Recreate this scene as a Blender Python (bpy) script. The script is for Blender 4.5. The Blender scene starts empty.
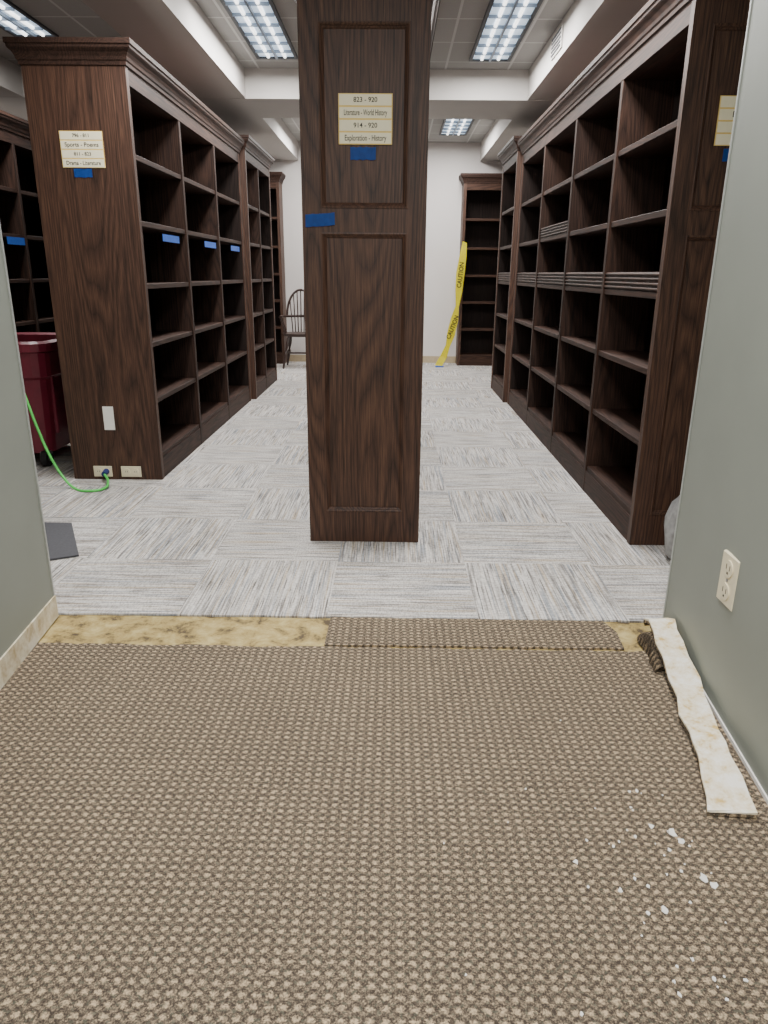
import bpy, bmesh, math, random
from mathutils import Vector, Matrix
random.seed(7)
COL=bpy.context.scene.collection

# ------------------------------------------------------------------ materials
def newmat(n):
    m=bpy.data.materials.new(n); m.use_nodes=True
    nt=m.node_tree; b=nt.nodes['Principled BSDF']
    return m,nt,b
def N(nt,t,**k):
    n=nt.nodes.new(t)
    for a,v in k.items(): setattr(n,a,v)
    return n
def s2l(c):
    return tuple(((x/255)/12.92 if x/255<=0.04045 else ((x/255+0.055)/1.055)**2.4) for x in c)+(1,)
def plain(n,c,rough=.6,metal=0,var=.08,scale=30,spec=.5):
    m,nt,b=newmat(n)
    g=N(nt,'ShaderNodeNewGeometry'); no=N(nt,'ShaderNodeTexNoise'); no.inputs['Scale'].default_value=scale; no.inputs['Detail'].default_value=4
    nt.links.new(g.outputs['Position'],no.inputs['Vector'])
    r=N(nt,'ShaderNodeValToRGB'); l=s2l(c)
    r.color_ramp.elements[0].position=.3; r.color_ramp.elements[1].position=.7
    r.color_ramp.elements[0].color=tuple(x*(1-var) for x in l[:3])+(1,)
    r.color_ramp.elements[1].color=tuple(min(1,x*(1+var)) for x in l[:3])+(1,)
    nt.links.new(no.outputs['Fac'],r.inputs['Fac']); nt.links.new(r.outputs['Color'],b.inputs['Base Color'])
    b.inputs['Roughness'].default_value=rough; b.inputs['Metallic'].default_value=metal
    b.inputs['Specular IOR Level'].default_value=spec
    return m
def wood(n,axis,dark,mid,light,rough=.5,spec=.3):
    m,nt,b=newmat(n); L=nt.links.new
    g=N(nt,'ShaderNodeNewGeometry')
    def mp(s):
        q=N(nt,'ShaderNodeMapping'); q.inputs['Scale'].default_value=s; L(g.outputs['Position'],q.inputs['Vector']); return q
    def ax(a,l):
        return (a,a,l) if axis=='Z' else ((a,l,a) if axis=='Y' else (l,a,a))
    def M(op,a,bb):
        q=N(nt,'ShaderNodeMath',operation=op)
        for i,v in enumerate((a,bb)):
            if isinstance(v,(int,float)): q.inputs[i].default_value=v
            else: L(v,q.inputs[i])
        return q.outputs[0]
    def noise(s,det,rg=.5,dist=0):
        w=N(nt,'ShaderNodeTexNoise'); L(mp(s).outputs[0],w.inputs['Vector']); w.inputs['Scale'].default_value=1; w.inputs['Detail'].default_value=det; w.inputs['Roughness'].default_value=rg; w.inputs['Distortion'].default_value=dist; return w.outputs['Fac']
    w=noise(ax(5.5,.42),.6,.3)
    w=M('ADD',w,M('MULTIPLY',noise(ax(60,10),1),.010))
    ring=M('PINGPONG',M('MULTIPLY',w,52),1)
    ring=M('POWER',ring,.5)
    f=noise(ax(240,7),2,.6)
    f2=noise(ax(60,1.0),2)
    big=noise(ax(3,.5),0)
    v=M('ADD',M('ADD',M('MULTIPLY',ring,.20),M('MULTIPLY',f,.62)),M('ADD',M('MULTIPLY',f2,.24),M('MULTIPLY',big,.10)))
    r=N(nt,'ShaderNodeValToRGB'); e=r.color_ramp.elements
    e[0].position=.42; e[0].color=s2l(dark); e[1].position=.84; e[1].color=s2l(light)
    x=e.new(.62); x.color=s2l(mid)
    L(v,r.inputs['Fac']); L(r.outputs['Color'],b.inputs['Base Color'])
    bp=N(nt,'ShaderNodeBump'); bp.inputs['Strength'].default_value=.12; bp.inputs['Distance'].default_value=.001; L(v,bp.inputs['Height']); L(bp.outputs[0],b.inputs['Normal'])
    b.inputs['Roughness'].default_value=rough; b.inputs['Specular IOR Level'].default_value=spec
    return m
WZ=wood('oak_vertical','Z',(32,21,16),(69,47,37),(98,70,54),.52,.34)
WY=wood('oak_along','Y',(28,19,15),(52,36,30),(76,53,43),.6,.2)
WX=wood('oak_across','X',(32,20,16),(58,40,32),(82,58,46),.6,.2)
WIN=wood('oak_interior_shaded','Z',(18,13,11),(31,23,20),(44,32,28),.7,.15)  # same oak with the shade inside the bays put into its colour
WUP=wood('oak_upright','Z',(25,17,14),(48,33,27),(72,50,40),.6,.2)

def carpet_new():
    m,nt,b=newmat('striped_carpet_tile'); L=nt.links.new
    g=N(nt,'ShaderNodeNewGeometry'); s=N(nt,'ShaderNodeSeparateXYZ'); L(g.outputs['Position'],s.inputs[0])
    T=.6
    def M(op,a,bb=None,c=None):
        n=N(nt,'ShaderNodeMath',operation=op)
        for i,v in enumerate((a,bb,c)):
            if v is None: continue
            if isinstance(v,(int,float)): n.inputs[i].default_value=v
            else: L(v,n.inputs[i])
        return n.outputs[0]
    xs=M('ADD',s.outputs[0],10.45); ys=M('ADD',s.outputs[1],10.02)
    fx=M('FLOOR',M('DIVIDE',xs,T)); fy=M('FLOOR',M('DIVIDE',ys,T))
    ch=M('MODULO',M('ADD',fx,fy),2); ch=M('GREATER_THAN',ch,.5)
    inv=M('SUBTRACT',1,ch)
    u=M('ADD',M('MULTIPLY',xs,ch),M('MULTIPLY',ys,inv))
    v=M('ADD',M('MULTIPLY',ys,ch),M('MULTIPLY',xs,inv))
    tid=M('ADD',M('MULTIPLY',fx,7.3),M('MULTIPLY',fy,3.1))
    def noise(su,sv,off,det=2):
        c=N(nt,'ShaderNodeCombineXYZ'); L(M('MULTIPLY',u,su),c.inputs[0]); L(M('MULTIPLY',v,sv),c.inputs[1]); L(M('ADD',tid,off),c.inputs[2])
        n=N(nt,'ShaderNodeTexNoise'); n.inputs['Scale'].default_value=1; n.inputs['Detail'].default_value=det; L(c.outputs[0],n.inputs['Vector']); return n.outputs['Fac']
    def ramp(f,p0,c0,p1,c1):
        r=N(nt,'ShaderNodeValToRGB'); e=r.color_ramp.elements; e[0].position=p0; e[0].color=c0; e[1].position=p1; e[1].color=c1; L(f,r.inputs['Fac']); return r.outputs['Color']
    base=ramp(noise(150,3.2,0,1),.30,s2l((136,132,129)),.58,s2l((214,210,206)))
    def mix(a,bc,f,t='MIX'):
        n=N(nt,'ShaderNodeMix',data_type='RGBA',blend_type=t); 
        if isinstance(f,(int,float)): n.inputs[0].default_value=f
        else: L(f,n.inputs[0])
        L(a,n.inputs[6]); 
        if isinstance(bc,tuple): n.inputs[7].default_value=bc
        else: L(bc,n.inputs[7])
        return n.outputs[2]
    w=(1,1,1,1);k=(0,0,0,1)
    m1=ramp(noise(115,2.2,40,0),.61,k,.69,(.62,.62,.62,1))
    c=mix(base,s2l((184,166,140)),m1)
    m2=ramp(noise(115,2.2,80,0),.61,k,.69,(.62,.62,.62,1))
    c=mix(c,s2l((136,145,156)),m2)
    m3=ramp(noise(190,6,120,1),.60,k,.68,(.8,.8,.8,1))
    c=mix(c,s2l((98,93,89)),m3)
    c=mix(c,ramp(noise(70,150,200,1),.38,(.70,.69,.68,1),.56,w),1.0,'MULTIPLY')
    ex=M('PINGPONG',M('SUBTRACT',xs,M('MULTIPLY',fx,T)),T/2); ey=M('PINGPONG',M('SUBTRACT',ys,M('MULTIPLY',fy,T)),T/2)
    edge=M('LESS_THAN',M('MINIMUM',ex,ey),.0012)
    c=mix(c,s2l((140,137,134)),M('MULTIPLY',edge,.15))
    L(c,b.inputs['Base Color']); b.inputs['Roughness'].default_value=.95; b.inputs['Specular IOR Level'].default_value=.1
    bp=N(nt,'ShaderNodeBump'); bp.inputs['Strength'].default_value=.25; bp.inputs['Distance'].default_value=.003
    L(noise(150,70,5,2),bp.inputs['Height']); L(bp.outputs[0],b.inputs['Normal'])
    return m
CNEW=carpet_new()

def carpet_old():
    m,nt,b=newmat('bumpy_old_carpet'); L=nt.links.new
    g=N(nt,'ShaderNodeNewGeometry'); 
    def V(op,a,bb):
        n=N(nt,'ShaderNodeVectorMath',operation=op)
        for i,v in enumerate((a,bb)):
            if isinstance(v,tuple): n.inputs[i].default_value=v
            else: L(v,n.inputs[i])
        return n.outputs[0]
    def noise(sc,det,off=(0.,0.,0.),rg=.5):
        n=N(nt,'ShaderNodeTexNoise'); n.inputs['Scale'].default_value=sc; n.inputs['Detail'].default_value=det; n.inputs['Roughness'].default_value=rg; L(V('ADD',g.outputs['Position'],off),n.inputs['Vector']); return n
    dn=noise(150,1)
    d=V('MULTIPLY',V('SUBTRACT',dn.outputs['Color'],(.5,.5,.5)),(.018,.014,0.))
    p=V('ADD',g.outputs['Position'],d)
    s=N(nt,'ShaderNodeSeparateXYZ'); L(p,s.inputs[0])
    def M(op,a,bb=None,c=None):
        n=N(nt,'ShaderNodeMath',operation=op)
        for i,v in enumerate((a,bb,c)):
            if v is None: continue
            if isinstance(v,(int,float)): n.inputs[i].default_value=v
            else: L(v,n.inputs[i])
        return n.outputs[0]
    px,py=.0272,.0235
    def loops(ox,oy):
        cx=M('COSINE',M('MULTIPLY',M('ADD',M('DIVIDE',s.outputs[0],px),ox),2*math.pi)); cy=M('COSINE',M('MULTIPLY',M('ADD',M('DIVIDE',s.outputs[1],py),oy),2*math.pi))
        a=M('MULTIPLY_ADD',cx,.5,.5); q=M('MULTIPLY_ADD',cy,.5,.5)
        return M('MULTIPLY',M('POWER',a,.75),M('POWER',q,.9))
    h=M('MAXIMUM',loops(0,0),M('MULTIPLY',loops(.5,.42),.5))
    fn=noise(240,3,(0.,0.,0.),.7)
    h2=M('MULTIPLY_ADD',M('SUBTRACT',fn.outputs['Fac'],.5),2.3,h)
    r=N(nt,'ShaderNodeValToRGB'); e=r.color_ramp.elements
    e[0].position=.02; e[0].color=s2l((68,60,53)); e[1].position=1.0; e[1].color=s2l((196,174,142))
    x=e.new(.34); x.color=s2l((104,93,81)); x=e.new(.66); x.color=s2l((154,136,112))
    L(h2,r.inputs['Fac'])
    ln=noise(1.8,3)
    lr=N(nt,'ShaderNodeValToRGB'); lr.color_ramp.elements[0].position=.3; lr.color_ramp.elements[0].color=(.86,.86,.87,1); lr.color_ramp.elements[1].position=.7; lr.color_ramp.elements[1].color=(1.0,1.0,1.0,1); L(ln.outputs['Fac'],lr.inputs['Fac'])
    mx=N(nt,'ShaderNodeMix',data_type='RGBA',blend_type='MULTIPLY'); mx.inputs[0].default_value=1; L(r.outputs['Color'],mx.inputs[6]); L(lr.outputs['Color'],mx.inputs[7])
    gn=noise(120,1,(3.,1.,0.))
    gr=N(nt,'ShaderNodeValToRGB'); gr.color_ramp.elements[0].position=.56; gr.color_ramp.elements[0].color=(0,0,0,1); gr.color_ramp.elements[1].position=.66; gr.color_ramp.elements[1].color=(.5,.5,.5,1); L(gn.outputs['Fac'],gr.inputs['Fac'])
    mg=N(nt,'ShaderNodeMix',data_type='RGBA'); L(gr.outputs['Color'],mg.inputs[0]); L(mx.outputs[2],mg.inputs[6]); mg.inputs[7].default_value=s2l((90,92,80))
    L(mg.outputs[2],b.inputs['Base Color'])
    bp=N(nt,'ShaderNodeBump'); bp.inputs['Strength'].default_value=.4; bp.inputs['Distance'].default_value=.003; L(h2,bp.inputs['Height']); L(bp.outputs[0],b.inputs['Normal'])
    b.inputs['Roughness'].default_value=.95; b.inputs['Specular IOR Level'].default_value=.1
    return m
COLD=carpet_old()

def mottled(n,c1,c2,c3,scale=9,rough=.8,p=(.34,.5,.66)):
    m,nt,b=newmat(n); L=nt.links.new
    g=N(nt,'ShaderNodeNewGeometry'); no=N(nt,'ShaderNodeTexNoise'); no.inputs['Scale'].default_value=scale; no.inputs['Detail'].default_value=10; no.inputs['Roughness'].default_value=.7; no.inputs['Distortion'].default_value=.25
    L(g.outputs['Position'],no.inputs['Vector']); r=N(nt,'ShaderNodeValToRGB'); e=r.color_ramp.elements
    e[0].position=p[0]; e[0].color=s2l(c1); e[1].position=p[2]; e[1].color=s2l(c3); x=e.new(p[1]); x.color=s2l(c2)
    L(no.outputs['Fac'],r.inputs['Fac']); L(r.outputs['Color'],b.inputs['Base Color']); b.inputs['Roughness'].default_value=rough
    bp=N(nt,'ShaderNodeBump'); bp.inputs['Strength'].default_value=.4; bp.inputs['Distance'].default_value=.003; L(no.outputs['Fac'],bp.inputs['Height']); L(bp.outputs[0],b.inputs['Normal'])
    return m
SUB=mottled('glue_stained_subfloor',(74,60,38),(156,134,78),(188,170,116),11,.8,(.38,.48,.64))
BACKING=mottled('cream_carpet_backing',(200,168,98),(226,214,186),(240,236,226),18,.85,(.36,.46,.6))
BASEGL=mottled('glue_stained_wall_base',(176,156,118),(214,204,178),(234,230,216),12)

def ceil_tile():
    m,nt,b=newmat('acoustic_ceiling_tile'); L=nt.links.new
    g=N(nt,'ShaderNodeNewGeometry'); br=N(nt,'ShaderNodeTexBrick'); br.offset=0
    br.inputs['Scale'].default_value=1; br.inputs['Brick Width'].default_value=.56; br.inputs['Row Height'].default_value=.56; br.inputs['Mortar Size'].default_value=.01
    br.inputs['Color1'].default_value=s2l((170,169,166)); br.inputs['Color2'].default_value=s2l((164,163,160)); br.inputs['Mortar'].default_value=s2l((205,205,203))
    mp=N(nt,'ShaderNodeMapping'); mp.inputs['Location'].default_value=(.12,.1,0); L(g.outputs['Position'],mp.inputs[0]); L(mp.outputs[0],br.inputs['Vector'])
    no=N(nt,'ShaderNodeTexNoise'); no.inputs['Scale'].default_value=150; L(g.outputs['Position'],no.inputs['Vector'])
    mx=N(nt,'ShaderNodeMix',data_type='RGBA',blend_type='MULTIPLY'); mx.inputs[0].default_value=.3; L(br.outputs['Color'],mx.inputs[6]); L(no.outputs['Color'],mx.inputs[7])
    L(mx.outputs[2],b.inputs['Base Color']); b.inputs['Roughness'].default_value=.95
    return m
CT=ceil_tile()
WALLG=plain('grey_green_wall_paint',(136,141,133),.55,var=.03,scale=4)
WALLW=plain('off_white_wall_paint',(212,207,204),.7,var=.02,scale=3)
BEAM=plain('soffit_paint',(190,186,182),.8,var=.02,scale=3)
EDGE=plain('metal_corner_bead',(178,182,178),.4,.3)
TANB=plain('tan_vinyl_base',(176,160,132),.6)
CREAM=plain('cream_plastic',(228,218,188),.35,var=.02)
WHITE=plain('white_card',(236,234,228),.6,var=.02)
CARD2=plain('cream_card',(238,230,200),.6,var=.02)
YEL=plain('pale_yellow_card',(230,200,120),.7,var=.03)
INK=plain('black_ink',(40,38,38),.7)
BLUE=plain('blue_painters_tape',(26,84,176),.6,var=.12,scale=40)
MAROON=plain('maroon_plastic',(112,32,50),.4,var=.12,scale=12)
DGREY=plain('dark_grey_mat',(72,72,77),.9,var=.12,scale=80)
BLACK=plain('black_rubber',(24,24,26),.6)
STEEL=plain('steel',(150,150,152),.35,.8)
GREEN=plain('green_cord',(88,206,92),.45)
FRAMEM=plain('dark_fixture_frame',(44,50,58),.5)
LOUV=plain('louver_metal',(140,152,166),.35,.3)
CAUT=plain('yellow_caution_tape',(236,224,20),.4,var=.05)
CHAIRW=plain('dark_chair_wood',(46,28,22),.35)
BAG=plain('white_plastic_bag',(206,206,206),.35,var=.08,scale=18)
PLAS=plain('white_plaster',(226,223,218),.9)
SLOT=plain('dark_slot',(40,36,32),.6)
def emis(n,c,st):
    m,nt,b=newmat(n)
    b.inputs['Base Color'].default_value=c; b.inputs['Emission Color'].default_value=c; b.inputs['Emission Strength'].default_value=st
    return m
TUBE=emis('fluorescent_tube',(1,.99,.97,1),3)
DIFF=emis('lit_reflector',(.66,.80,.95,1),.8)

# ------------------------------------------------------------------ helpers
def root(name,loc,label,cat,group=None):
    o=bpy.data.objects.new(name,None); o.location=loc; o.empty_display_size=.1
    COL.objects.link(o); o['label']=label; o['category']=cat
    if group: o['group']=group
    return o
def finish(name,bm,mat,parent=None,bevel=0,smooth=False,label=None,loc=None):
    if bevel:
        bmesh.ops.bevel(bm,geom=list(bm.edges),offset=bevel,segments=1,affect='EDGES')
    bmesh.ops.recalc_face_normals(bm,faces=bm.faces)
    me=bpy.data.meshes.new(name); 
    off=parent.location.copy() if parent else (Vector(loc) if loc else Vector((0,0,0)))
    pp=parent.parent if parent else None
    while pp: off+=pp.location; pp=pp.parent
    bm.transform(Matrix.Translation(-off))
    bm.to_mesh(me); bm.free()
    if smooth:
        for p in me.polygons: p.use_smooth=True
    o=bpy.data.objects.new(name,me); COL.objects.link(o)
    if isinstance(mat,(list,tuple)):
        for q in mat: me.materials.append(q)
    else: me.materials.append(mat)
    if parent: o.parent=parent
    elif loc: o.location=loc
    if label: o['label']=label
    return o
def addbox(bm,x0,x1,y0,y1,z0,z1,mi=0):
    v=[bm.verts.new((x,y,z)) for x in (x0,x1) for y in (y0,y1) for z in (z0,z1)]
    for f in ((0,1,3,2),(4,6,7,5),(0,4,5,1),(2,3,7,6),(0,2,6,4),(1,5,7,3)):
        fc=bm.faces.new([v[i] for i in f]); fc.material_index=mi
def box(name,x0,x1,y0,y1,z0,z1,mat,parent=None,bevel=0,label=None,loc=None):
    bm=bmesh.new(); addbox(bm,x0,x1,y0,y1,z0,z1); return finish(name,bm,mat,parent,bevel,label=label,loc=loc)
def struct(o): o['kind']='structure'; return o
def thing(o,label,cat,group=None):
    o['label']=label; o['category']=cat
    if group: o['group']=group
    return o
def addcyl(bm,p0,p1,r0,r1=None,seg=12):
    r1=r0 if r1 is None else r1
    p0=Vector(p0);p1=Vector(p1);d=p1-p0;L=d.length
    M=Matrix.Translation((p0+p1)/2)@d.to_track_quat('Z','Y').to_matrix().to_4x4()
    bmesh.ops.create_cone(bm,cap_ends=True,segments=seg,radius1=r0,radius2=r1,depth=L,matrix=M)
def cyl(name,p0,p1,r0,mat,parent,r1=None,seg=12,smooth=False):
    bm=bmesh.new(); addcyl(bm,p0,p1,r0,r1,seg); return finish(name,bm,mat,parent,smooth=smooth)
def curvemesh(name,pts,r,mat,parent=None,loc=None):
    cu=bpy.data.curves.new(name+'_c','CURVE'); cu.dimensions='3D'; cu.bevel_depth=r; cu.bevel_resolution=3; cu.use_fill_caps=True
    sp=cu.splines.new('BEZIER'); sp.bezier_points.add(len(pts)-1)
    for i,p in enumerate(pts):
        q=sp.bezier_points[i]; q.co=p; q.handle_left_type=q.handle_right_type='AUTO'
    t=bpy.data.objects.new('t',cu); me=bpy.data.meshes.new_from_object(t); bpy.data.objects.remove(t)
    bm=bmesh.new(); bm.from_mesh(me); bpy.data.meshes.remove(me)
    return finish(name,bm,mat,parent,smooth=True,loc=loc)
def textmesh(name,s,size,M,mat,parent,align='CENTER',sx=1,bold=0):
    cu=bpy.data.curves.new('txt','FONT'); cu.body=s; cu.size=size; cu.align_x=align; cu.align_y='CENTER'; cu.extrude=.0003; cu.offset=bold
    t=bpy.data.objects.new('t',cu); me=bpy.data.meshes.new_from_object(t); bpy.data.objects.remove(t)
    bm=bmesh.new(); bm.from_mesh(me); bpy.data.meshes.remove(me)
    bm.transform(M@Matrix.Diagonal((sx,1,1,1)))
    return finish(name,bm,mat,parent)
def poly_slab(name,pts,z0,z1,mat,parent=None,loc=None):
    bm=bmesh.new(); a=[bm.verts.new((x,y,z1)) for x,y in pts]; b=[bm.verts.new((x,y,z0)) for x,y in pts]
    bm.faces.new(a); bm.faces.new(b[::-1]); n=len(pts)
    for i in range(n): bm.faces.new((a[i],b[i],b[(i+1)%n],a[(i+1)%n]))
    return finish(name,bm,mat,parent,loc=loc)

# ------------------------------------------------------------------ structure
XL,XR,YB=-5.2,3.2,11.25
def rag(x0,x1,y,n,a): # ragged edge left->right
    return [(x0+(x1-x0)*i/n, y+random.uniform(-a,a)) for i in range(n+1)]
struct(box('floor',XL,XR,-1.6,YB+.1,-.16,-.008,SUB))
e=rag(XL,XR,2.6,120,.004)
struct(poly_slab('floor',e+[(XR,YB),(XL,YB)],-.008,0,CNEW))
e=rag(1.4,-1.5,2.355,90,.006)
struct(poly_slab('floor',[(-1.5,-1.5),(1.4,-1.5)]+e,-.008,0,COLD))
def wl(y): return -1.317+.085*(2.57-y)
def wr(y): return 1.070-.080*(2.57-y)
def skew(name,f,side,y0,y1,z0,z1,th,mat):
    bm=bmesh.new(); vs=[]
    for y in (y0,y1):
        for x in (f(y),f(y)+side*th):
            for z in (z0,z1): vs.append(bm.verts.new((x,y,z)))
    for q in ((0,1,3,2),(4,6,7,5),(0,4,5,1),(2,3,7,6),(0,2,6,4),(1,5,7,3)): bm.faces.new([vs[i] for i in q])
    return struct(finish(name,bm,mat))
skew('wall_left',wl,-1,-1.5,2.57,-.008,3.04,.16,WALLG)
skew('wall_right',wr,1,-1.5,2.57,-.008,3.04,.16,WALLG)
skew('trim_1',lambda y:wl(y)+.003,-1,2.566,2.576,.0,3.04,.012,EDGE)
skew('trim_2',lambda y:wr(y)-.003,1,2.566,2.576,.0,3.04,.012,EDGE)
skew('baseboard_left',lambda y:wl(y)+.006,-1,-1.5,2.575,0,.09,.006,BASEGL)
skew('baseboard_right',lambda y:wr(y)-.005,1,-1.5,2.36,0,.012,.005,PLAS)
struct(box('wall_front',XL,-1.48,2.45,2.57,0,3.04,WALLG))
struct(box('wall_front',1.235,XR,2.45,2.57,0,3.04,WALLG))
struct(box('wall_back',XL,XR,YB,YB+.1,0,3.04,WALLW))
struct(box('wall_west',XL-.1,XL,2.45,YB+.1,0,3.04,WALLW))
struct(box('wall_east',XR,XR+.1,2.45,YB+.1,0,3.04,WALLW))
struct(box('baseboard_back',XL,XR,YB-.012,YB,0,.1,TANB))
struct(box('ceiling',XL,XR,2.45,YB+.1,3.04,3.1,CT))
struct(box('ceiling',-1.5,1.3,-1.5,2.45,2.75,2.81,CT))
struct(box('trim_3',-1.85,-1.37,2.57,YB,2.8,3.04,BEAM))
struct(box('trim_4',1.19,1.70,2.57,YB,2.8,3.04,BEAM))
struct(box('trim_5',XL,XR,7.42,8.28,2.797,3.039,BEAM))
struct(box('trim_6',-3.9,-3.4,2.57,YB,2.8,3.04,BEAM))
struct(box('trim_7',XL,XR,2.57,3.2,2.797,3.039,BEAM))

# ------------------------------------------------------------------ bookcases
SH=[.15,.51,.86,1.21,1.57,1.93]
def crown(root_,x0,x1,y0,y1,zt=2.5,ov=(1,1)):
    d=zt-2.5
    prof=[(0,2.375),(.008,2.378),(.010,2.395),(.016,2.402),(.020,2.418),(.030,2.436),(.042,2.448),(.047,2.455),(.048,2.468),(.055,2.472),(.055,2.497),(-.05,2.497)]
    bm=bmesh.new(); rings=[]
    for o,z in prof:
        a,b=o*ov[0],o*ov[1]
        rings.append([bm.verts.new(p) for p in ((x0-o,y0-a,z+d),(x1+o,y0-a,z+d),(x1+o,y1+b,z+d),(x0-o,y1+b,z+d))])
    for a,b in zip(rings,rings[1:]):
        for i in range(4): bm.faces.new((a[i],a[(i+1)%4],b[(i+1)%4],b[i]))
    bm.faces.new(rings[-1]); bm.faces.new(rings[0][::-1])
    return finish('crown_moulding',bm,WY,root_)
def panel_end(rt,x0,x1,y,zs,th=.045,st=.082):
    bm=bmesh.new()
    addbox(bm,x0,x0+st,y,y+th,0,2.38); addbox(bm,x1-st,x1,y,y+th,0,2.38)
    edges=[0]+[q for z in zs for q in z]+[2.38]
    for i in range(0,len(edges),2): addbox(bm,x0+st,x1-st,y,y+th,edges[i],edges[i+1])
    o=finish('end_panel_frame',bm,WZ,rt)
    for z0,z1 in zs:
        bm=bmesh.new(); a0,a1=x0+st,x1-st
        prof=[(0,0),(0,-.004),(.006,-.005),(.012,-.001),(.014,.004),(.02,.008),(.024,.014),(.03,.014)]
        rings=[[bm.verts.new(p) for p in ((a0+o,y+d,z0+o),(a1-o,y+d,z0+o),(a1-o,y+d,z1-o),(a0+o,y+d,z1-o))] for o,d in prof]
        for a,b in zip(rings,rings[1:]):
            for i in range(4): bm.faces.new((a[i],a[(i+1)%4],b[(i+1)%4],b[i]))
        bm.faces.new(rings[-1])
        bmesh.ops.recalc_face_normals(bm,faces=bm.faces)
        finish('recessed_panel',bm,WZ,rt)
def bookcase(label,x0,x1,ys,front,end='plain',shelves=SH,zt=2.5,ov=(1,1)):
    y0,y1=ys[0],ys[-1]
    rt=root('bookcase',((x0+x1)/2,y0,0),label,'bookcase')
    dz=zt-2.5
    T=.045
    if end=='panel': panel_end(rt,x0,x1,y0,[(.16,1.47),(1.57,2.28)])
    else:
        box('end_panel',x0,x1,y0,y0+T,0,2.38+dz,WZ,rt,.002)
    box('end_panel',x0,x1,y1-T,y1,0,2.38+dz,WZ,rt,.002)
    for y in ys[1:-1]: box('upright',x0+.004,x1-.004,y-.022,y+.022,0,2.30+dz,WUP,rt,.002)
    box('shade_liner',x0+.01,x1-.01,y0+T,y0+T+.004,.02,2.3+dz,WIN,rt); box('shade_liner',x0+.01,x1-.01,y1-T-.004,y1-T,.02,2.3+dz,WIN,rt)  # thin dark sheets added over the inner end faces to stand for bay shade
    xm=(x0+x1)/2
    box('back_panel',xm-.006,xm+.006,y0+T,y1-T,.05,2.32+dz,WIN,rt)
    edges=[y0+T+.004]+[v for y in ys[1:-1] for v in (y-.022,y+.022)]+[y1-T-.004]
    for i in range(0,len(edges),2):
        a,b=edges[i],edges[i+1]
        for z in shelves:
            box('shelf',x0+.012,x1-.012,a,b,z-.016,z+.014,WY,rt,.002)
        box('kick_board',x0+.006,x1-.006,a,b,0,.134,WY,rt)
    box('top_rail',x0+.002,x1-.002,y0+T,y1-T,2.29+dz,2.38+dz,WY,rt,.001)
    crown(rt,x0,x1,y0,y1,zt,ov)
    return rt
BL=bookcase('dark stained oak double-sided bookcase with plain flat end panel',-2.08,-1.50,[4.55,5.6,6.62,7.66],1,ov=(1,0))
bookcase('taller far section of dark oak shelving row, empty',-2.12,-1.46,[7.74,8.45,9.2],1,zt=2.55)
BC=bookcase('dark oak bookcase end with two recessed panels, centre of aisle',-.41,.14,[3.45,4.48,5.5,6.5],1,end='panel')
BR=bookcase('empty dark oak bookcase with reeded strips and panelled end',1.21,1.79,[3.45,4.43,5.45,6.52,7.62],-1,end='panel',ov=(1,0))
BR2=bookcase('far projecting section of empty dark oak shelving row',1.175,1.83,[7.70,8.72],-1,zt=2.55)
bookcase('empty dark oak bookcase behind maroon bin, blue tape on shelf',-3.75,-3.17,[4.55,5.6,6.62,7.66],1)

def back_case(label,x0,x1):
    y0,y1=YB-.33,YB-.012; H=2.5
    rt=root('wall_bookcase',((x0+x1)/2,(y0+y1)/2,0),label,'bookcase')
    box('side_panel',x0,x0+.04,y0,y1,0,H,WZ,rt,.002); box('side_panel',x1-.04,x1,y0,y1,0,H,WZ,rt,.002)
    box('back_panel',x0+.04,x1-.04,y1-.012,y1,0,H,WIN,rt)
    for z in (.14,.52,.9,1.27,1.64,2.02): box('shelf',x0+.04,x1-.04,y0+.006,y1-.012,z-.016,z+.016,WX,rt,.002)
    box('kick_board',x0+.04,x1-.04,y0+.01,y0+.03,0,.124,WX,rt)
    box('top_rail',x0+.04,x1-.04,y0,y0+.03,2.40,H,WX,rt)
    crown(rt,x0,x1,y0,y1,2.61,(1,0))
back_case('narrow dark oak bookcase standing against the off-white wall, caution tape',.955,1.62)
back_case('narrow dark oak bookcase standing against wall near the chair',-2.3,-1.61)

def reed(rt,xf,y0,y1,z0,z1):
    n=4; prof=[]
    h=(z1-z0)/n
    for i in range(n):
        for k in range(5):
            a=math.pi*k/4; prof.append((xf-.007*math.sin(a)-.001, z0+h*i+h*(.12+.76*k/4)))
    prof+= [(xf+.012,z1),(xf+.012,z0)]
    bm=bmesh.new(); A=[bm.verts.new((x,y0,z)) for x,z in prof]; B=[bm.verts.new((x,y1,z)) for x,z in prof]
    bm.faces.new(A); bm.faces.new(B[::-1]); m=len(prof)
    for i in range(m): bm.faces.new((A[i],B[i],B[(i+1)%m],A[(i+1)%m]))
    finish('reeded_strip',bm,WY,rt,label='horizontally reeded oak strip on shelf front')
for a,b in ((3.499,4.408),(4.452,5.428),(5.472,6.498),(6.542,7.571)): reed(BR,1.226,a,b,1.225,1.315)
reed(BR,1.226,5.472,6.498,1.585,1.665)
reed(BR2,1.191,7.75,8.67,1.225,1.315)

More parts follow.
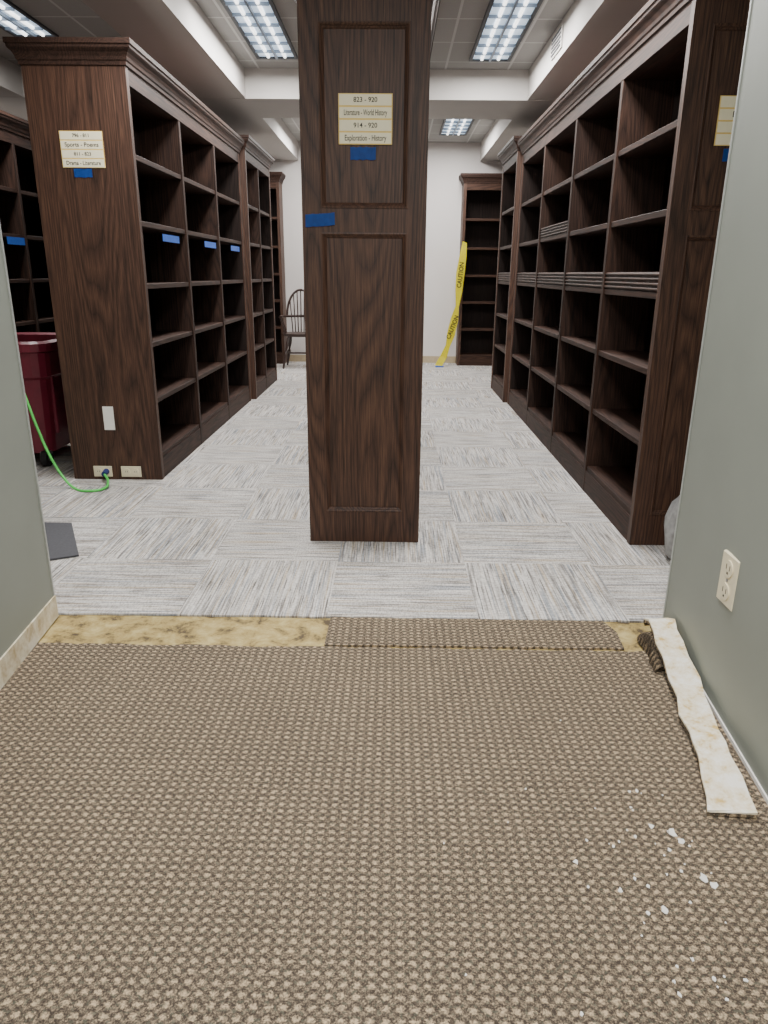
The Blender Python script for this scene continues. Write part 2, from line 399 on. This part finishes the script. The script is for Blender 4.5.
# ------------------------------------------------------------------ signs and tape
def FY(x,y,z):
    return Matrix.Translation((x,y,z))@Matrix.Rotation(math.pi/2,4,'X')
def sign(label,x0,x1,y,z0,z1,lines):
    rt=root('shelf_sign',((x0+x1)/2,y,z0),label,'sign')
    box('sign_card',x0,x1,y-.004,y-.0005,z0,z1,YEL,rt)
    n=len(lines); h=(z1-z0)/n
    for i,s in enumerate(lines):
        zc=z1-h*(i+.5)
        box('label_strip',x0+.004,x1-.004,y-.0052,y-.004,zc-h*.43,zc+h*.43,CARD2,rt)
        sz=h*(.66 if i%2 else .54); full=len(s)*sz*.5
        textmesh('lettering',s,sz,FY((x0+x1)/2,y-.0056,zc),INK,rt,sx=min(1,.95*(x1-x0)/full),bold=.0003)
    return rt
sign('cream and yellow call number sign on panelled bookcase end',-.245,-.015,3.45+.010,1.825,2.02,['823 - 920','Literature - World History','914 - 920','Exploration - History'])
sign('cream and yellow call number sign on plain bookcase end',-1.91,-1.665,4.55,1.86,2.05,['796 - 811','Sports - Poems','811 - 823','Drama - Literature'])
sign('cream and yellow call number sign partly behind wall edge',1.365,1.61,3.46,1.83,2.02,['920 - 929','Biography','930 - 999','History'])
def tape(x0,x1,y,z0,z1,label,tilt=0):
    bm=bmesh.new(); n=8; A=[];B=[]
    for i in range(n+1):
        x=x0+(x1-x0)*i/n; dz=tilt*i/n+random.uniform(-.002,.002); yy=y-.002-random.uniform(0,.001)
        A.append(bm.verts.new((x,yy,z0+dz))); B.append(bm.verts.new((x,yy,z1+dz)))
    for i in range(n): bm.faces.new((A[i],A[i+1],B[i+1],B[i]))
    bmesh.ops.solidify(bm,geom=list(bm.faces),thickness=.0012)
    o=finish('painters_tape',bm,BLUE,loc=((x0+x1)/2,y,z0)); thing(o,label,'tape'); return o
t=tape(-.195,-.085,3.462,1.765,1.815,'short strip of blue painters tape below the sign')
tape(-.395,-.265,3.446,1.49,1.542,'blue painters tape across bookcase end rail',.010)
t=tape(-1.85,-1.745,4.55,1.81,1.855,'short strip of blue painters tape below the sign')
tape(1.41,1.53,3.462,1.77,1.82,'short strip of blue painters tape below the sign')
def tapeX(x,y0,y1,z0,z1):
    o=box('painters_tape',x,x+.002,y0,y1,z0,z1,BLUE,loc=(x,y0,z0)); o['group']='blue tape on bookcase shelf edges'
    thing(o,'blue painters tape stuck on bookcase shelf edge','tape')
for a in (5.02,6.12,7.1): tapeX(-1.511,a,a+.38,1.485,1.53)
tapeX(-3.181,6.3,6.65,1.5,1.56)
# ------------------------------------------------------------------ outlets
def outletY(label,x0,x1,y,z0,z1):
    rt=root('wall_outlet',((x0+x1)/2,y,z0),label,'outlet','outlets on plain bookcase end')
    box('cover_plate',x0,x1,y-.006,y,z0,z1,CREAM,rt,.0015)
    w=x1-x0; zc=(z0+z1)/2
    for c in (x0+w*.28,x0+w*.72):
        bm=bmesh.new(); addcyl(bm,(c,y-.010,zc),(c,y-.004,zc),(z1-z0)*.32,seg=20); finish('receptacle',bm,CREAM,rt)
        for d in (-.006,.006): box('slot',c+d-.0012,c+d+.0012,y-.0106,y-.0098,zc-.004,zc+.006,SLOT,rt)
outletY('horizontal cream outlet with green cord plugged in',-1.945,-1.825,4.55,.02,.09)
outletY('horizontal cream duplex outlet low on bookcase end',-1.765,-1.635,4.55,.02,.09)
WO=wr(2.04)
rt=root('wall_outlet',(WO,2.04,.35),'cream duplex outlet on grey-green wall','outlet')
def yz(name,y0,y1,z0,z1,d0,d1,mat,bev=0):
    box(name,WO-d1,WO-d0,y0,y1,z0,z1,mat,rt,bev)
yz('cover_plate',1.975,2.082,.345,.505,-.004,.008,CREAM,.003)
for zc in (.388,.462):
    bm=bmesh.new(); addcyl(bm,(WO-.012,2.028,zc),(WO-.004,2.028,zc),.027,seg=24); finish('receptacle',bm,CREAM,rt)
    yz('slot',2.016,2.019,zc-.003,zc+.013,.0118,.0126,SLOT); yz('slot',2.037,2.040,zc-.003,zc+.013,.0118,.0126,SLOT)
    yz('slot',2.024,2.032,zc-.017,zc-.010,.0118,.0126,SLOT)
cyl('screw',(WO-.010,2.028,.425),(WO-.006,2.028,.425),.005,STEEL,rt)
o=box('blank_card',-1.842,-1.775,4.545,4.5495,.33,.48,WHITE,loc=(-1.81,4.545,.33)); thing(o,'small blank white card on plain bookcase end','card')

rt=root('extension_cord',(-1.9,4.45,0),'bright green extension cord plugged into low outlet','cord')
curvemesh('cord',[(-2.50,4.75,.92),(-2.40,4.62,.84),(-2.30,4.46,.66),(-2.25,4.42,.52),(-2.20,4.40,.36),(-2.14,4.38,.20),(-2.06,4.36,.06),(-1.98,4.31,.010),(-1.87,4.25,.010),(-1.79,4.3,.012),(-1.80,4.40,.03),(-1.855,4.49,.052)],.008,GREEN,rt)
bm=bmesh.new(); addcyl(bm,(-1.855,4.48,.053),(-1.86,4.541,.056),.016,.02,14); finish('plug',bm,plain('blue_plug',(36,52,110),.5),rt)

# ------------------------------------------------------------------ maroon bin
rt=root('rolling_bin',(-2.72,5.15,0),'maroon plastic rolling waste bin with black wheels','bin')
bm=bmesh.new(); rings=[]
def rr(x0,x1,y0,y1,r,z):
    pts=[]
    for cx,cy,a0 in ((x1-r,y1-r,0),(x0+r,y1-r,90),(x0+r,y0+r,180),(x1-r,y0+r,270)):
        for k in range(5):
            a=math.radians(a0+22.5*k); pts.append((cx+r*math.cos(a),cy+r*math.sin(a),z))
    return pts
lev=[(.10,.12,.10),(.055,.10,.10),(.045,.30,.10),(.04,.34,.11),(.03,.60,.11),(.012,.62,.12),(.005,.78,.12),(-.02,.79,.13),(-.02,.84,.13),(.0,.855,.12),(.02,.84,.11),(.05,.3,.1)]
for i_,z,r in lev: rings.append([bm.verts.new(p) for p in rr(-3.12+i_,-2.3-i_,4.78+i_,5.55-i_,r,z)])
for a,b in zip(rings,rings[1:]):
    for i in range(20): bm.faces.new((a[i],a[(i+1)%20],b[(i+1)%20],b[i]))
bm.faces.new(rings[0][::-1]); bm.faces.new(rings[-1])
finish('bin_body',bm,MAROON,rt)
for x in (-3.02,-2.40):
    for y in (4.87,5.4):
        cyl('wheel',(x-.02,y,.06),(x+.02,y,.06),.06,BLACK,rt,seg=20)
        cyl('hub',(x-.024,y,.06),(x+.024,y,.06),.025,STEEL,rt,seg=16)
        box('caster_bracket',x-.03,x+.03,y-.03,y+.03,.085,.11,STEEL,rt)
for y in (4.95,5.16,5.37):
    box('rib',-2.345,-2.318,y-.02,y+.02,.22,.76,MAROON,rt,.004)
def lump(name,c,s,mat,seed,label,cat,n=3,amp=.18):
    bm=bmesh.new(); bmesh.ops.create_icosphere(bm,subdivisions=n,radius=1)
    rnd=random.Random(seed); cs=[Vector((rnd.uniform(-1,1),rnd.uniform(-1,1),rnd.uniform(-1,1))).normalized() for _ in range(26)]
    for v in bm.verts:
        d=min((v.co.normalized()-q).length for q in cs); f=1-amp+amp*1.6*d
        co=v.co*f; v.co=Vector((c[0]+co.x*s[0],c[1]+co.y*s[1],max(.002,c[2]+co.z*s[2])))
    o=finish(name,bm,mat,smooth=False,loc=(c[0],c[1],0)); thing(o,label,cat); return o
lump('plastic_bag',(-2.62,6.1,.36),(.3,.3,.40),BAG,3,'crumpled white plastic bag on floor behind bin','bag')
lump('plastic_sheet',(1.395,3.27,.15),(.095,.11,.20),plain('hazy_plastic',(150,150,150),.3,var=.25,scale=30),5,'crumpled translucent plastic wrap beside bookcase end','plastic wrap')
rt_=poly_slab('carpet_sample',[(-1.88,3.66),(-1.72,3.66),(-1.49,3.2),(-1.60,3.14),(-2.05,3.18)],.0005,.010,DGREY,loc=(-1.7,3.4,0)); thing(rt_,'dark grey loose carpet scrap on new carpet','mat')

# ------------------------------------------------------------------ threshold carpet pieces
e1=rag(-.235,.84,2.592,40,.004); e2=rag(.86,-.24,2.372,44,.004)
o=poly_slab('carpet_strip',e1+[(.87,2.50)]+e2,-.0078,.001,COLD,loc=(.3,2.48,0)); thing(o,'narrow leftover strip of old bumpy brown carpet','carpet strip')
rt=root('peeled_carpet',(.9,1.95,0),'peeled old carpet strip flipped showing cream backing','carpet strip')
path=[(2.49,.965,1.03,.04),(2.46,.955,1.042,.07),(2.42,.95,1.045,.085),(2.34,.948,1.032,.08),(2.28,.935,1.032,.07),(2.20,.932,1.018,.055),(2.1,.915,1.018,.035),(2.0,.912,.998,.03),(1.92,.89,.992,.018),(1.83,.885,.970,.02),(1.76,.866,.958,.03),(1.70,.858,.944,.032),(1.62,.836,.944,.022),(1.56,.828,.938,.012),(1.51,.812,.932,.008)]
bm=bmesh.new(); bmu=bmesh.new()
for B,o0,o1 in ((bm,.004,.010),(bmu,-.006,.004)):
    rows=[]
    for i,(y,a,b,z) in enumerate(path):
        j=random.Random(i).uniform(-.005,.005)
        y2=y-.012 if i==len(path)-1 else y
        rows.append([B.verts.new(p) for p in ((a+j,y,z+o0),(b+j,y2,z+o0+.004),(b+j,y2,z+o1+.004),((a+b)/2,y,z+o1),(a+j,y,z+o1))])
    for r0,r1 in zip(rows,rows[1:]):
        for i in range(5): B.faces.new((r0[i],r0[(i+1)%5],r1[(i+1)%5],r1[i]))
    B.faces.new(rows[0]); B.faces.new(rows[-1][::-1])
finish('backing',bm,BACKING,rt,label='cream glue-stained carpet backing'); finish('pile',bmu,COLD,rt)
bm=bmesh.new(); rows=[]; rnd=random.Random(4)
for k in range(15):
    y=2.20+.25*k/14; zt_=.02+.05*math.sin(math.pi*min(1,(k+1)/15)**1.3)**.7 if k<14 else .03
    x=.935+.016*k/14; w=rnd.uniform(-.006,.006)
    rows.append([bm.verts.new(q) for q in ((x-.018+w,y,.002),(x-.014+w,y,zt_*.45),(x-.004,y,zt_*.85),(x+.014,y,zt_))])
for r0,r1 in zip(rows,rows[1:]):
    for i in range(3): bm.faces.new((r0[i],r0[i+1],r1[i+1],r1[i]))
bmesh.ops.solidify(bm,geom=list(bm.faces),thickness=.006)
finish('curled_edge',bm,COLD,rt,label='curled up old carpet edge')

bm=bmesh.new(); rnd=random.Random(11)
def fleck(x,y,r):
    k=rnd.randint(6,9); a0=rnd.random()*6
    vs=[bm.verts.new((x+r*rnd.uniform(.45,1.3)*math.cos(a0+6.283*i/k),y+1.3*r*rnd.uniform(.45,1.3)*math.sin(a0+6.283*i/k),.0018)) for i in range(k)]
    bm.faces.new(vs)
for _ in range(46):
    if rnd.random()<.75: fleck(rnd.gauss(.64,.09),rnd.uniform(1.0,1.6),rnd.uniform(.0018,.0045))
    else: fleck(rnd.uniform(-.1,.85),rnd.uniform(.95,2.2),rnd.uniform(.0018,.004))
for x,y,r in ((.655,1.47,.007),(.70,1.45,.010),(.71,1.42,.009),(.72,1.31,.009),(.735,1.29,.008),(.44,1.35,.006),(.52,1.27,.006),(.60,1.22,.007),(.66,1.6,.005)): fleck(x,y,r)
g=bmesh.ops.extrude_face_region(bm,geom=list(bm.faces)); bmesh.ops.translate(bm,vec=(0,0,-.0015),verts=[v for v in g['geom'] if isinstance(v,bmesh.types.BMVert)])
o=finish('plaster_debris',bm,PLAS,loc=(.66,1.3,0)); thing(o,'scattered white plaster flecks on old carpet','debris'); o['kind']='stuff'

# ------------------------------------------------------------------ ceiling lights
def fixture(x0,x1,y0,y1,label,power):
    rt=root('ceiling_light',((x0+x1)/2,(y0+y1)/2,3.0),label,'ceiling light','recessed fluorescent ceiling lights')
    z=3.04; f=.026
    bm=bmesh.new()
    addbox(bm,x0,x0+f,y0,y1,z-.016,z); addbox(bm,x1-f,x1,y0,y1,z-.016,z); addbox(bm,x0+f,x1-f,y0,y0+f,z-.016,z); addbox(bm,x0+f,x1-f,y1-f,y1,z-.016,z)
    finish('fixture_frame',bm,FRAMEM,rt)
    box('reflector',x0+f,x1-f,y0+f,y1-f,z-.003,z-.001,DIFF,rt)
    w=x1-x0
    for c in (x0+w*.3,x0+w*.7): cyl('lamp_tube',(c,y0+.05,z-.009),(c,y1-.05,z-.009),.014,TUBE,rt,seg=8)
    bm=bmesh.new(); n=max(3,int((y1-y0)/.2))
    for i in range(1,n):
        y=y0+(y1-y0)*i/n; addbox(bm,x0+f,x1-f,y-.003,y+.003,z-.026,z-.004)
    addbox(bm,(x0+x1)/2-.008,(x0+x1)/2+.008,y0+f,y1-f,z-.0265,z-.004)
    finish('louver_grid',bm,LOUV,rt)
    light((x0+x1)/2,(y0+y1)/2,z-.05,w,y1-y0,power)
def light(x,y,z,sx,sy,p,c=(1,.98,.95)):
    l=bpy.data.lights.new('fluorescent','AREA'); l.shape='RECTANGLE'; l.size=sx; l.size_y=sy; l.energy=p; l.color=c
    o=bpy.data.objects.new('fluorescent',l); o.location=(x,y,z); COL.objects.link(o)
P=86
fixture(-1.19,-.84,5.5,7.06,'long recessed fluorescent troffer with dark frame over aisle',P)
fixture(.62,.97,5.5,7.1,'long recessed fluorescent troffer with dark frame over aisle',P)
fixture(.57,.93,9.5,10.6,'recessed fluorescent troffer near the far wall',60)
fixture(-2.98,-2.64,5.2,6.5,'recessed fluorescent troffer above maroon bin',60)
light(-1.0,4.0,2.95,.34,1.2,P); light(.75,4.0,2.95,.34,1.2,P)
light(-1.0,10.0,2.95,.34,1.2,60); light(-2.9,9.8,2.95,.4,1.2,50)
light(0,.9,2.72,.6,1.2,66); light(0,-.7,2.72,.6,1.0,52)
light(2.5,6,2.95,.4,2.4,30); light(-4.5,6,2.95,.4,2.4,35)
rt=root('air_vent',(1.19,6.2,2.92),'small white louvered air vent on soffit side','vent')
box('vent_frame',1.178,1.19,6.0,6.35,2.85,3.0,BEAM,rt,.002)
for i in range(5): box('vent_slat',1.172,1.18,6.02,6.33,2.865+i*.026,2.877+i*.026,DGREY,rt)

# ------------------------------------------------------------------ windsor chair
cx,cy=-1.33,10.55
rt=root('windsor_chair',(cx,cy,0),'dark wooden windsor armchair with spindle hoop back','chair')
bm=bmesh.new(); bmesh.ops.create_cone(bm,cap_ends=True,segments=32,radius1=.22,radius2=.24,depth=.04,matrix=Matrix.Translation((cx,cy,.46)))
finish('seat',bm,CHAIRW,rt)
for sx in (-1,1):
    for sy in (-1,1):
        bm=bmesh.new(); a=Vector((cx+sx*.14,cy+sy*.13,.45)); b=Vector((cx+sx*.22,cy+sy*.21,0))
        for t0,t1,r0,r1 in ((0,.25,.015,.024),(.25,.45,.024,.014),(.45,.55,.014,.025),(.55,.8,.025,.016),(.8,1,.016,.012)):
            addcyl(bm,a.lerp(b,t0),a.lerp(b,t1),r0,r1,10)
        finish('leg',bm,CHAIRW,rt)
    cyl('stretcher',(cx+sx*.185,cy-.17,.2),(cx+sx*.185,cy+.17,.2),.012,CHAIRW,rt)
cyl('stretcher',(cx-.185,cy,.2),(cx+.185,cy,.2),.012,CHAIRW,rt)
arc=[(cx+.27*math.cos(a),cy+.24*math.sin(a)-.0,.70) for a in [math.radians(-25+230*i/12) for i in range(13)]]
curvemesh('arm_rail',arc,.018,CHAIRW,rt)
hoop=[(cx+.2*math.cos(a),cy+.2+.05*math.sin(a),.70+.36*max(0,math.sin(a))) for a in [math.pi*i/10 for i in range(11)]]
curvemesh('hoop_back',hoop,.016,CHAIRW,rt)
for i in range(-3,4):
    x=cx+i*.052; top=.70+.36*math.sqrt(max(0,1-(i*.052/.2)**2)); cyl('spindle',(cx+i*.04,cy+.18,.47),(x,cy+.23,top),.008,CHAIRW,rt,seg=8)
for sx in (-1,1):
    for k,yy in enumerate((-.08,.04)): cyl('arm_spindle',(cx+sx*.19,cy+yy,.47),(cx+sx*.262,cy+yy,.70),.01,CHAIRW,rt,seg=8)

# ------------------------------------------------------------------ caution tape
rt=root('caution_tape',(.86,10.85,0),'yellow caution tape hanging twisted from bookcase to floor','tape')
bm=bmesh.new(); A=[]
pts=[(.99,10.84,1.72,.03),(.975,10.835,1.55,.05),(.945,10.83,1.30,.062),(.93,10.82,1.05,.05),(.915,10.815,.85,.022),(.885,10.81,.68,.055),(.84,10.80,.46,.06),(.80,10.80,.30,.03),(.74,10.79,.14,.05),(.67,10.76,.012,.055)]
for x,y,z,w in pts: A.append([bm.verts.new((x-w,y,z+.012)),bm.verts.new((x+w*.9,y-.01,z-.012 if z>.03 else z))])
for a,b in zip(A,A[1:]): bm.faces.new((a[0],a[1],b[1],b[0]))
bmesh.ops.solidify(bm,geom=list(bm.faces),thickness=.002)
finish('tape_ribbon',bm,CAUT,rt)
for (x,z,ang) in ((.943,1.28,85),(.858,.56,70)):
    textmesh('lettering','CAUTION',.085,Matrix.Translation((x,10.785,z))@Matrix.Rotation(math.pi/2,4,'X')@Matrix.Rotation(math.radians(ang),4,'Z'),INK,rt,bold=.002,sx=.9)
o=box('painters_tape',.62,.74,10.68,10.74,0.001,.014,BLUE,loc=(.68,10.70,0)); thing(o,'blue tape holding caution tape to the floor','tape')

# ------------------------------------------------------------------ world, camera
w=bpy.data.worlds.new('World'); bpy.context.scene.world=w; w.use_nodes=True
w.node_tree.nodes['Background'].inputs[0].default_value=(1,.98,.96,1); w.node_tree.nodes['Background'].inputs[1].default_value=1.1
cd=bpy.data.cameras.new('Camera'); cam=bpy.data.objects.new('Camera',cd); COL.objects.link(cam)
f0,p,y,r=723.5156,0.31912,0.01043,0.00864
f=Vector((math.sin(-y)*math.cos(p),math.cos(y)*math.cos(p),-math.sin(p))); rt0=Vector((math.cos(y),math.sin(y),0)); dn=f.cross(rt0)
a=rt0*math.cos(r)-dn*math.sin(r); d=dn*math.cos(r)+rt0*math.sin(r)
M=Matrix((( a.x,-d.x,-f.x,0),(a.y,-d.y,-f.y,0),(a.z,-d.z,-f.z,1.3),(0,0,0,1)))
cam.matrix_world=M
cd.sensor_fit='VERTICAL'; cd.sensor_height=36; cd.lens=f0/1024*36; cd.clip_start=.02
bpy.context.scene.camera=cam
